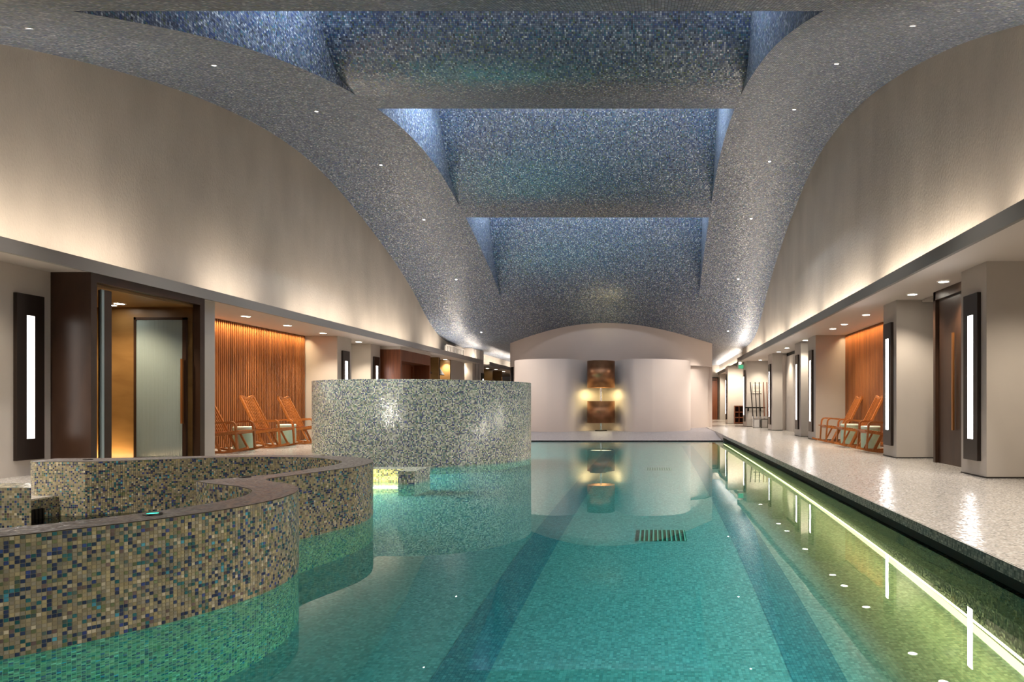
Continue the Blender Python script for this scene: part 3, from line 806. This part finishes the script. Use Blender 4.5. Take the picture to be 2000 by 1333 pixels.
# bronze door between column one and two
d = empty('door_1', (4.62, 10.3, DZ)); d['kind'] = 'structure'
MB().box(0.0, .06, -.84, .80, 0, SOF - DZ - .14).build('door_leaf', M['bronze'], d)
MB().box(-.05, .12, .80, .88, 0, SOF - DZ).build('door_frame', M['bronze'], d)
MB().box(-.05, .12, -.84, .88, SOF - DZ - .14, SOF - DZ).build('door_frame', M['bronze'], d)
MB().box(-.05, -.02, .16, .20, .55, 2.05).build('handle', M['copper_handle'], d)
MB().box(4.7, 6.4, 9.4, 12.0, SOF - .04, SOF).build('wall_right', M['wallgrey'], None, 'structure')
# slatted alcoves
def slat_wall(name, x, y0, y1, face, label):
    o = empty(name, (x, 0, 0)); o['kind'] = 'structure'
    MB().box(-face * .06, -face * .02, y0, y1, DZ, SOF).build('backing', M['slatback'], o)
    me = MB().box(0, face * .014, -.019, .019, DZ + .01, SOF - .01)
    me = me.mesh('slat', M['slat'])
    y = y0 + .04
    while y < y1 - .02:
        s = inst('slat', me, o, (0, y, 0)); y += .07
    return o
slat_wall('wall_slats', 5.06, 12.66, 18.07, -1, '')
slat_wall('wall_slats', -9.35, 12.3, 18.3, 1, '')
strip_y('alcove_led', 4.97, SOF - .02, 12.8, 18.0, (0.12, -1), .03, 3.5, (1, .70, .40), 120)
strip_y('alcove_led', -9.26, SOF - .02, 12.4, 18.2, (-0.12, -1), .03, 4.5, (1, .74, .44), 120)
# panelled recess between the far columns
rc = empty('door_2', (4.75, 22.7, DZ)); rc['kind'] = 'structure'
for k in range(3):
    MB().box(0, .05, -1.90 + k * 1.27, -.66 + k * 1.27, 0, SOF - DZ - .12).build('panel', M['wallgrey'], rc)
MB().box(.03, .12, -1.95, 1.95, 0, SOF - DZ).build('shadow_gap', M['black'], rc)
# wall between pole rack and far end
MB().box(4.9, 6.4, 20.76, 28.8, DZ, SOF).build('wall_right', M['wallgrey'], None, 'structure')
MB().box(4.5, 6.4, 30.0, 33.0, DZ, SOF).build('wall_right', M['wall'], None, 'structure')
MB().box(4.35, 6.4, 33.0, 45.8, DZ, SOF).build('wall_right', M['wall'], None, 'structure')
MB().box(3.35, 6.4, 42.6, 42.8, DZ, SOF).build('wall_end', M['wall'], None, 'structure')
MB().box(2.3, 6.4, 44.0, 44.2, SOF - .3, FTOP + .6).build('wall_end', M['wall'], None, 'structure')
d = empty('door_3', (3.62, 42.2, DZ)); d['kind'] = 'structure'
MB().box(-1.2, .28, 0, .06, 0, 2.55).build('door_leaf', M['redwood'], d)
MB().box(-1.2, .34, -.04, .10, 2.55, 2.62).build('door_frame', M['frame'], d)
MB().box(-.28, .2, -.10, 0, 2.42, 2.47).build('door_closer', M['frame'], d)
MB().box(.28, .34, -.04, .10, 0, 2.55).build('door_frame', M['frame'], d)
MB().box(2.2, 6.4, 42.3, 42.5, DZ + 2.6, SOF + .1).build('wall_end', M['wall'], None, 'structure')
MB().box(3.95, 4.4, 41.0, 41.1, DZ, SOF).build('wall_right', M['fascia_l'], None, 'structure')
# shelf unit
s = empty('shelf_unit', (4.05, 32.7, DZ)); tag(s, 'small dark wooden pigeonhole shelf against the far pale pier', 'shelf')
W, H, D = .42, .86, .26
for z in (0.06, H / 3 + .03, 2 * H / 3, H): MB().box(-W / 2, W / 2, -D / 2, D / 2, z - .02, z + .02).build('shelf_board', M['redwood'], s)
for x in (-W / 2, 0, W / 2): MB().box(x - .015, x + .015, -D / 2, D / 2, 0, H + .02).build('upright', M['redwood'], s)
MB().box(-W / 2, W / 2, D / 2 - .01, D / 2, .06, H).build('back_panel', M['slatback'], s)
# pole rack
bx0 = 27.9
for k, (x, lean, col, bot) in enumerate(((4.02, -.10, 'frame', 0), (4.16, -.04, 'frame', 0), (4.30, -.015, 'frame', 0), (4.46, .0, 'redwood', .1), (4.60, .0, 'redwood', .1))):
    o = empty('pole', (x + .04, bx0 - .02, DZ)); tag(o, ['leftmost dark leaning pole of the rack', 'second dark pole of the rack', 'third dark pole of the rack', 'first reddish pole of the rack', 'reddish pole of the rack nearest the sconce'][k], 'pole', 'poles leaning in the rack')
    MB().sweep([(0, 0, .02), (lean, .28, 1.86)], .036, .036, up=(0, 1, 0)).build('shaft', M[col], o)
    MB().lathe([(.03, .30), (.045, .33), (.045, .42), (.03, .45)], 12, (lean * .2, .055, 0)).build('collar', M['chrome'], o)
r = empty('wall_rail', (4.2, 28.74, DZ + .78)); tag(r, 'dark rail on brackets behind the leaning poles', 'rail')
MB().box(-.42, .45, -.11, -.06, 0, .05).build('bar', M['frame'], r)
for x in (-.25, .25): MB().box(x - .03, x + .03, -.08, .06, -.12, .03).build('bracket', M['frame'], r)
for k, x in enumerate((4.10, 4.42)):
    b = empty('bin', (x, 27.45, DZ)); tag(b, ['pale square bin below the dark poles', 'grey square bin at the foot of the slim column'][k], 'bin')
    q = MB()
    for (x0, x1, y0, y1, z0, z1) in ((-.13, .13, -.13, -.11, 0, .36), (-.13, .13, .11, .13, 0, .36), (-.13, -.11, -.13, .13, 0, .36), (.11, .13, -.13, .13, 0, .36), (-.13, .13, -.13, .13, 0, .02)):
        q.box(x0, x1, y0, y1, z0, z1)
    q.build('body', M['white'] if k == 0 else M['wallgrey'], b)
    MB().box(-.135, .135, -.135, -.115, .34, .37).build('rim', M['chrome'], b)
s = empty('notice_sign', (4.33, 28.78, EZ + .66)); tag(s, 'pale outlined notice plate on the wall behind the poles', 'sign')
MB().box(-.19, .19, -.012, 0, -.19, .19).build('plate', M['sign'], s)
for z in (.10, .04, -.02, -.12): MB().box(-.15, .15, -.016, -.012, z, z + .018).build('text_line', M['signline'], s)
# exit sign
s = empty('exit_sign', (3.86, 29.5, EZ + 1.62)); tag(s, 'small hanging pale green exit sign under the far right soffit', 'exit sign')
MB().box(-.26, .26, -.02, .02, -.10, .10).build('panel', plain('exit_panel', (.62, .74, .64), .3), s)
MB().box(-.22, -.02, -.026, -.02, -.08, .08).build('pictogram', M['glow_exit'], s)
MB().box(.06, .18, -.026, -.02, -.05, .05).build('pictogram', M['white'], s)
MB().box(-.01, .01, -.01, .01, .10, .2105).build('hanger', M['frame'], s)

# ------------------------------------------------------------------ left side
MB().box(-8.6, -8.36, YB, 9.47, DZ, SOF).build('wall_left', M['wall'], None, 'structure')
make_sconce(-8.36, 9.10, 1, 'tall dark sconce with narrow light slot on the pale wall at far left', False, group='sconces on the left side')
# bronze portal
po = empty('portal', (-7.8, 10.6, DZ)); tag(po, 'dark bronze door portal with open fluted glass leaf beside the left alcove', 'portal')
H = SOF - DZ - .002
MB().box(-.60, 0.0, -1.15, -1.05, 0, H).build('jamb', M['bronze'], po)
MB().box(-.12, 0.0, 1.12, 1.24, 0, H).build('jamb', M['bronze'], po)
MB().box(-.30, -.0, -1.05, 1.12, H - .12, H).build('header', M['bronze'], po)
MB().box(-2.3, -.12, -1.05, 1.2, H - .16, H - .12).build('inner_ceiling', M['amber'], po)
MB().box(-2.35, -2.3, -1.05, 1.2, 0, H - .12).build('inner_wall', M['amber'], po)
MB().box(-2.3, -.15, 1.15, 1.24, 0, H - .12).build('inner_wall', M['amber'], po)
MB().box(-2.3, -.60, -1.10, -1.05, 0, H - .12).build('inner_wall', M['amber'], po)
leaf = MB().box(-1.06, -.20, 1.03, 1.07, .02, 2.42)
lf = MB().box(-1.03, -.24, 1.035, 1.065, .05, 2.39).build('glass_leaf', M['glass'], po)
for a in ((-1.07, -1.03, .0, 2.43), (-.24, -.18, .0, 2.43), (-1.07, -.18, 2.39, 2.43), (-1.07, -.18, 0, .05)):
    MB().box(a[0], a[1], 1.025, 1.075, a[2], a[3]).build('leaf_frame', M['bronze'], lf)
MB().box(-.235, -.20, .97, 1.0, .62, 1.72).build('handle', M['copper_handle'], lf)
MB().box(-.12, -.04, -.88, -.74, 0, H - .2).build('folded_leaf', M['bronze'], po)
MB().box(-.06, -.03, -.93, -.885, .0, H - .2).build('glass_edge', M['glass'], po)
for k, (x, y) in enumerate(((-1.32, .86), (-1.06, .70))):
    o = disc_light('downlight', (-7.8 + x, 10.6 + y, DZ + H - .1605), .075, M['glow_down'], ['smaller recessed downlight inside the bronze portal', 'larger recessed downlight inside the bronze portal'][k], 'downlight', 'portal downlights')
spot('portal_beam', (-8.8, 10.6, DZ + H - .2), (-.1, .3, -1), 60, WARM, 120, .7, .05)
strip_x('portal_floor_led', 11.60, DZ + .03, -9.9, -8.95, (.35, 1), .04, 3.2, (1, .70, .36))
# pier beside the portal and alcove end
MB().box(-9.6, -7.92, 11.86, 12.3, DZ, SOF).build('wall_left', M['wall'], None, 'structure')
column(-9.6, -8.5, 18.3, 19.15, mat='wall')
column(-9.6, -8.6, 20.7, 21.4, mat='wall')
MB().box(-11, -9.25, 19.1, 20.8, DZ, SOF).build('wall_left', M['wall'], None, 'structure')
MB().box(-11, -9.4, 12.0, 18.5, DZ, SOF).build('wall_left', M['wall'], None, 'structure')
make_sconce(-8.5, 18.74, 1, 'tall sconce on the first pale column past the left alcove', group='sconces on the left side')
make_sconce(-8.6, 21.05, 1, 'tall sconce on the pale column beside the red wood portal', group='sconces on the left side')
# red wood portal
po = empty('wood_portal', (-8.0, 23.0, DZ)); tag(po, 'reddish wooden door portal behind the mosaic drum', 'portal')
MB().box(-1.2, 0, -1.5, -1.38, 0, H - .1).build('jamb', M['redwood'], po)
MB().box(-1.2, 0, 1.28, 1.4, 0, H - .1).build('jamb', M['redwood'], po)
MB().box(-1.2, 0, -1.38, 1.28, H - .45, H - .1).build('header', M['redwood'], po)
MB().box(-.62, -.56, -1.38, 1.28, 0, H - .45).build('door_leaf', M['redwood'], po)
MB().box(-.56, -.50, -.95, -.86, 0, H - .5).build('leaf_frame', M['copper_handle'], po)
MB().box(-.56, -.50, 1.0, 1.06, 0, H - .5).build('leaf_frame', M['redwood'], po)
MB().box(-1.2, 0, -1.5, 1.4, H - .1, H).build('top_panel', M['wall'], po)
MB().box(-11, -9.0, 21.4, 24.6, DZ, SOF).build('wall_left', M['wall'], None, 'structure')
column(-9.2, -8.3, 24.4, 25.0, mat='wallgrey')
make_sconce(-8.3, 24.7, 1, 'distant sconce between red wood portal and mirror niches', group='sconces on the left side')
# mirror niches
for k, (y, lab) in enumerate(((25.9, 'brown mirror booth with lit vanity mirror next to the red portal'), (27.4, 'brown mirror booth with lit vanity mirror farther along'))):
    n = empty('mirror_booth', (-8.9, y, DZ)); tag(n, lab, 'mirror booth', 'mirror booths on the left')
    MB().box(-.9, .5, -.72, -.66, 0, H).build('side_panel', M['bronze'], n)
    MB().box(-.9, .5, .66, .72, 0, H).build('side_panel', M['amber'], n)
    MB().box(-.95, -.9, -.7, .7, 0, H).build('back_panel', M['bronze'], n)
    MB().sweep([(.4, -.6, 2.1), (-.3, .6, 2.65)], .5, .03).build('sloping_panel', M['bronze'], n)
    fr = MB()
    for a in ((-.34, .34, 1.60, 1.66), (-.34, -.28, 1.0, 1.6), (.28, .34, 1.0, 1.6)): fr.box(-.6, -.55, a[0], a[1], a[2], a[3])
    fr.build('lit_rim', M['glow_mirror'], n)
    MB().box(-.62, -.6, -.3, .3, 1.0, 1.62).build('mirror', M['frame'], n)
MB().box(-11, -9.2, 28.2, 30.2, DZ, SOF).build('wall_left', M['wallgrey'], None, 'structure')
MB().box(-8.9, -8.4, 28.2, 30.2, DZ, SOF).build('wall_left', M['wallgrey'], None, 'structure')
for y in (30.4, 31.0, 31.6): column(-9.0, -8.1, y, y + .35, mat='wall', z1=FTOP + .5)
make_sconce(-8.1, 32.1, 1, 'farthest left sconce near the ribbed pale piers', group='sconces on the left side')
MB().box(-9.0, -8.1, 31.95, 32.4, DZ, FTOP + .5).build('wall_left', M['wall'], None, 'structure')
for k, y in enumerate((34.2, 36.4, 38.6)):
    n = empty('mirror_booth', (-8.9, y, DZ)); tag(n, ['dark booth under the far left soffit, nearest of three', 'dark booth under the far left soffit, middle of three', 'dark booth under the far left soffit, farthest of three'][k], 'mirror booth', 'dark booths at the far left')
    MB().box(-.9, .5, -1.0, -.94, 0, H).build('side_panel', M['amber'], n)
    MB().box(-.95, -.9, -1.0, 1.0, 0, H).build('back_panel', M['bronze'], n)
    MB().sweep([(.4, -.8, 2.0), (-.3, .8, 2.65)], .5, .03).build('sloping_panel', M['bronze'], n)
# vent grille on the upper left wall
v = empty('vent_grille', (XWL + .30, 28.3, EZ + 2.12)); tag(v, 'white louvred vent grille above the far left soffit', 'vent')
MB().box(-.06, -.03, -1.25, 1.25, -.17, .25).build('back_plate', M['frame'], v)
for a in ((-1.3, 1.3, .22, .27), (-1.3, 1.3, -.19, -.14), (-1.3, -1.25, -.19, .27), (1.25, 1.3, -.19, .27)):
    MB().box(-.05, 0, a[0], a[1], a[2], a[3]).build('frame_bar', M['fascia_l'], v)
for k in range(12): MB().box(-.04, -.01, -1.22 + k * .205, -1.12 + k * .205, -.14, .22).build('louvre', M['fascia_l'], v)

# ------------------------------------------------------------------ rocking chairs
def make_chair():
    """faces +x, origin on the floor under the seat, wood throughout"""
    c = empty('rocking_chair')
    W2 = .29
    def rz(x): return .022 + .085 * (x / .55) ** 2 * (1.0 if x > 0 else 1.15)
    m = M['chair']
    for s in (-1, 1):
        y = s * W2
        MB().sweep([(x, y, rz(x) + .0) for x in np.linspace(-.60, .56, 22)], .034, .042, side=(0, 1, 0)).build('rocker', m, c)
        # front leg running up into the rounded arm
        leg = [(.36, y, rz(.36)), (.345, y, .30), (.325, y, .52)]
        arc = [(.325 - .085 * (1 - math.cos(t)), y, .52 + .085 * math.sin(t)) for t in np.linspace(.3, math.pi / 2, 6)]
        arm = [(.10, y, .598), (-.08, y, .575), (-.28, y, .555)]
        MB().sweep(leg + arc + arm, .045, .034, side=(0, 1, 0)).build('arm', m, c)
        # straight stile from the rocker right up to the top rail
        MB().sweep([(.02, y * .93, rz(.02)), (-.165, y * .88, .40), (-.52, y * .80, 1.10)], .034, .040, side=(0, 1, 0)).build('back_stile', m, c)
        MB().sweep([(.06, y * .97, .37), (.235, y * .99, rz(.235))], .030, .034, side=(0, 1, 0)).build('leg', m, c)
    for k in range(7):
        y = -.185 + k * .37 / 6
        MB().sweep([(-.155, y, .385), (-.51, y * .97, 1.085)], .017, .014, side=(0, 1, 0)).build('back_slat', m, c)
    MB().sweep([(-.52 + .0 * abs(y), y, 1.105 - .028 * math.cos(math.pi * y / .235 * 1.0) * (1 if abs(y) < .12 else .6)) for y in np.linspace(-.245, .245, 15)], .034, .05, up=(0, 0, 1)).build('top_rail', m, c)
    MB().sweep([(-.15, -.255, .39), (-.15, .255, .39)], .03, .05).build('lower_rail', m, c)
    for s in (-1, 1): MB().sweep([(-.16, s * W2, .34), (.33, s * W2, .405)], .028, .05, side=(0, 1, 0)).build('seat_rail', m, c)
    MB().sweep([(.32, -W2, .40), (.32, W2, .40)], .036, .05).build('seat_rail', m, c)
    for k in range(9):
        x = -.12 + k * .05
        MB().sweep([(x, -W2, .375 + .065 * k / 9), (x, W2, .375 + .065 * k / 9)], .034, .014).build('seat_slat', m, c)
    MB().sweep([(.385, -W2 - .02, .43), (.385, W2 + .02, .43)], .024, .022).build('front_bar', m, c)
    for s in (-1, 1): MB().sweep([(.28, s * W2, .40), (.40, s * W2, .432)], .024, .022, side=(0, 1, 0)).build('front_bar', m, c)
    return c
proto = make_chair()
def zrest(): return DZ
chairs = [(-8.40, 13.45, 0, 'slatted wooden rocking chair half hidden by the pale pier in the left alcove', 'rocking chairs in the left alcove'),
          (-8.40, 14.95, 0, 'slatted wooden rocking chair in the middle of the left alcove', 'rocking chairs in the left alcove'),
          (-8.40, 16.42, 0, 'slatted wooden rocking chair half hidden by the mosaic drum', 'rocking chairs in the left alcove'),
          (4.50, 16.75, 180, 'farthest wooden rocking chair of the right alcove beside the pale column', 'rocking chairs in the right alcove'),
          (4.50, 15.2, 180, 'middle wooden rocking chair of the right alcove with its back in full view', 'rocking chairs in the right alcove'),
          (4.50, 13.6, 180, 'nearest wooden rocking chair of the right alcove half hidden by the column', 'rocking chairs in the right alcove')]
for k, (x, y, a, lab, g) in enumerate(chairs):
    o = proto if k == 0 else copy_tree(proto)
    o.location = (x, y, DZ); o.rotation_euler = (0, 0, R(a))
    tag(o, lab, 'rocking chair', g)
stools = [(-8.45, 14.05, 'mint ceramic drum stool between the first two left rocking chairs'), (-8.45, 15.68, 'mint ceramic drum stool between the left rocking chair and the mosaic drum'),
          (4.56, 15.95, 'mint ceramic drum stool farther back in the right alcove'), (4.56, 14.4, 'mint ceramic drum stool nearer in the right alcove')]
st0 = None
for k, (x, y, lab) in enumerate(stools):
    if st0 is None:
        st0 = empty('drum_stool')
        MB().lathe([(0, 0), (.185, 0), (.195, .02), (.20, .25), (.195, .44)], 40).build('body', M['mint'], st0)
        MB().lathe([(.195, .44), (.20, .45), (.20, .48), (.19, .49), (0, .49)], 40).build('top', M['mint_top'], st0)
        o = st0
    else: o = copy_tree(st0)
    o.location = (x, y, DZ); tag(o, lab, 'stool', 'mint drum stools')
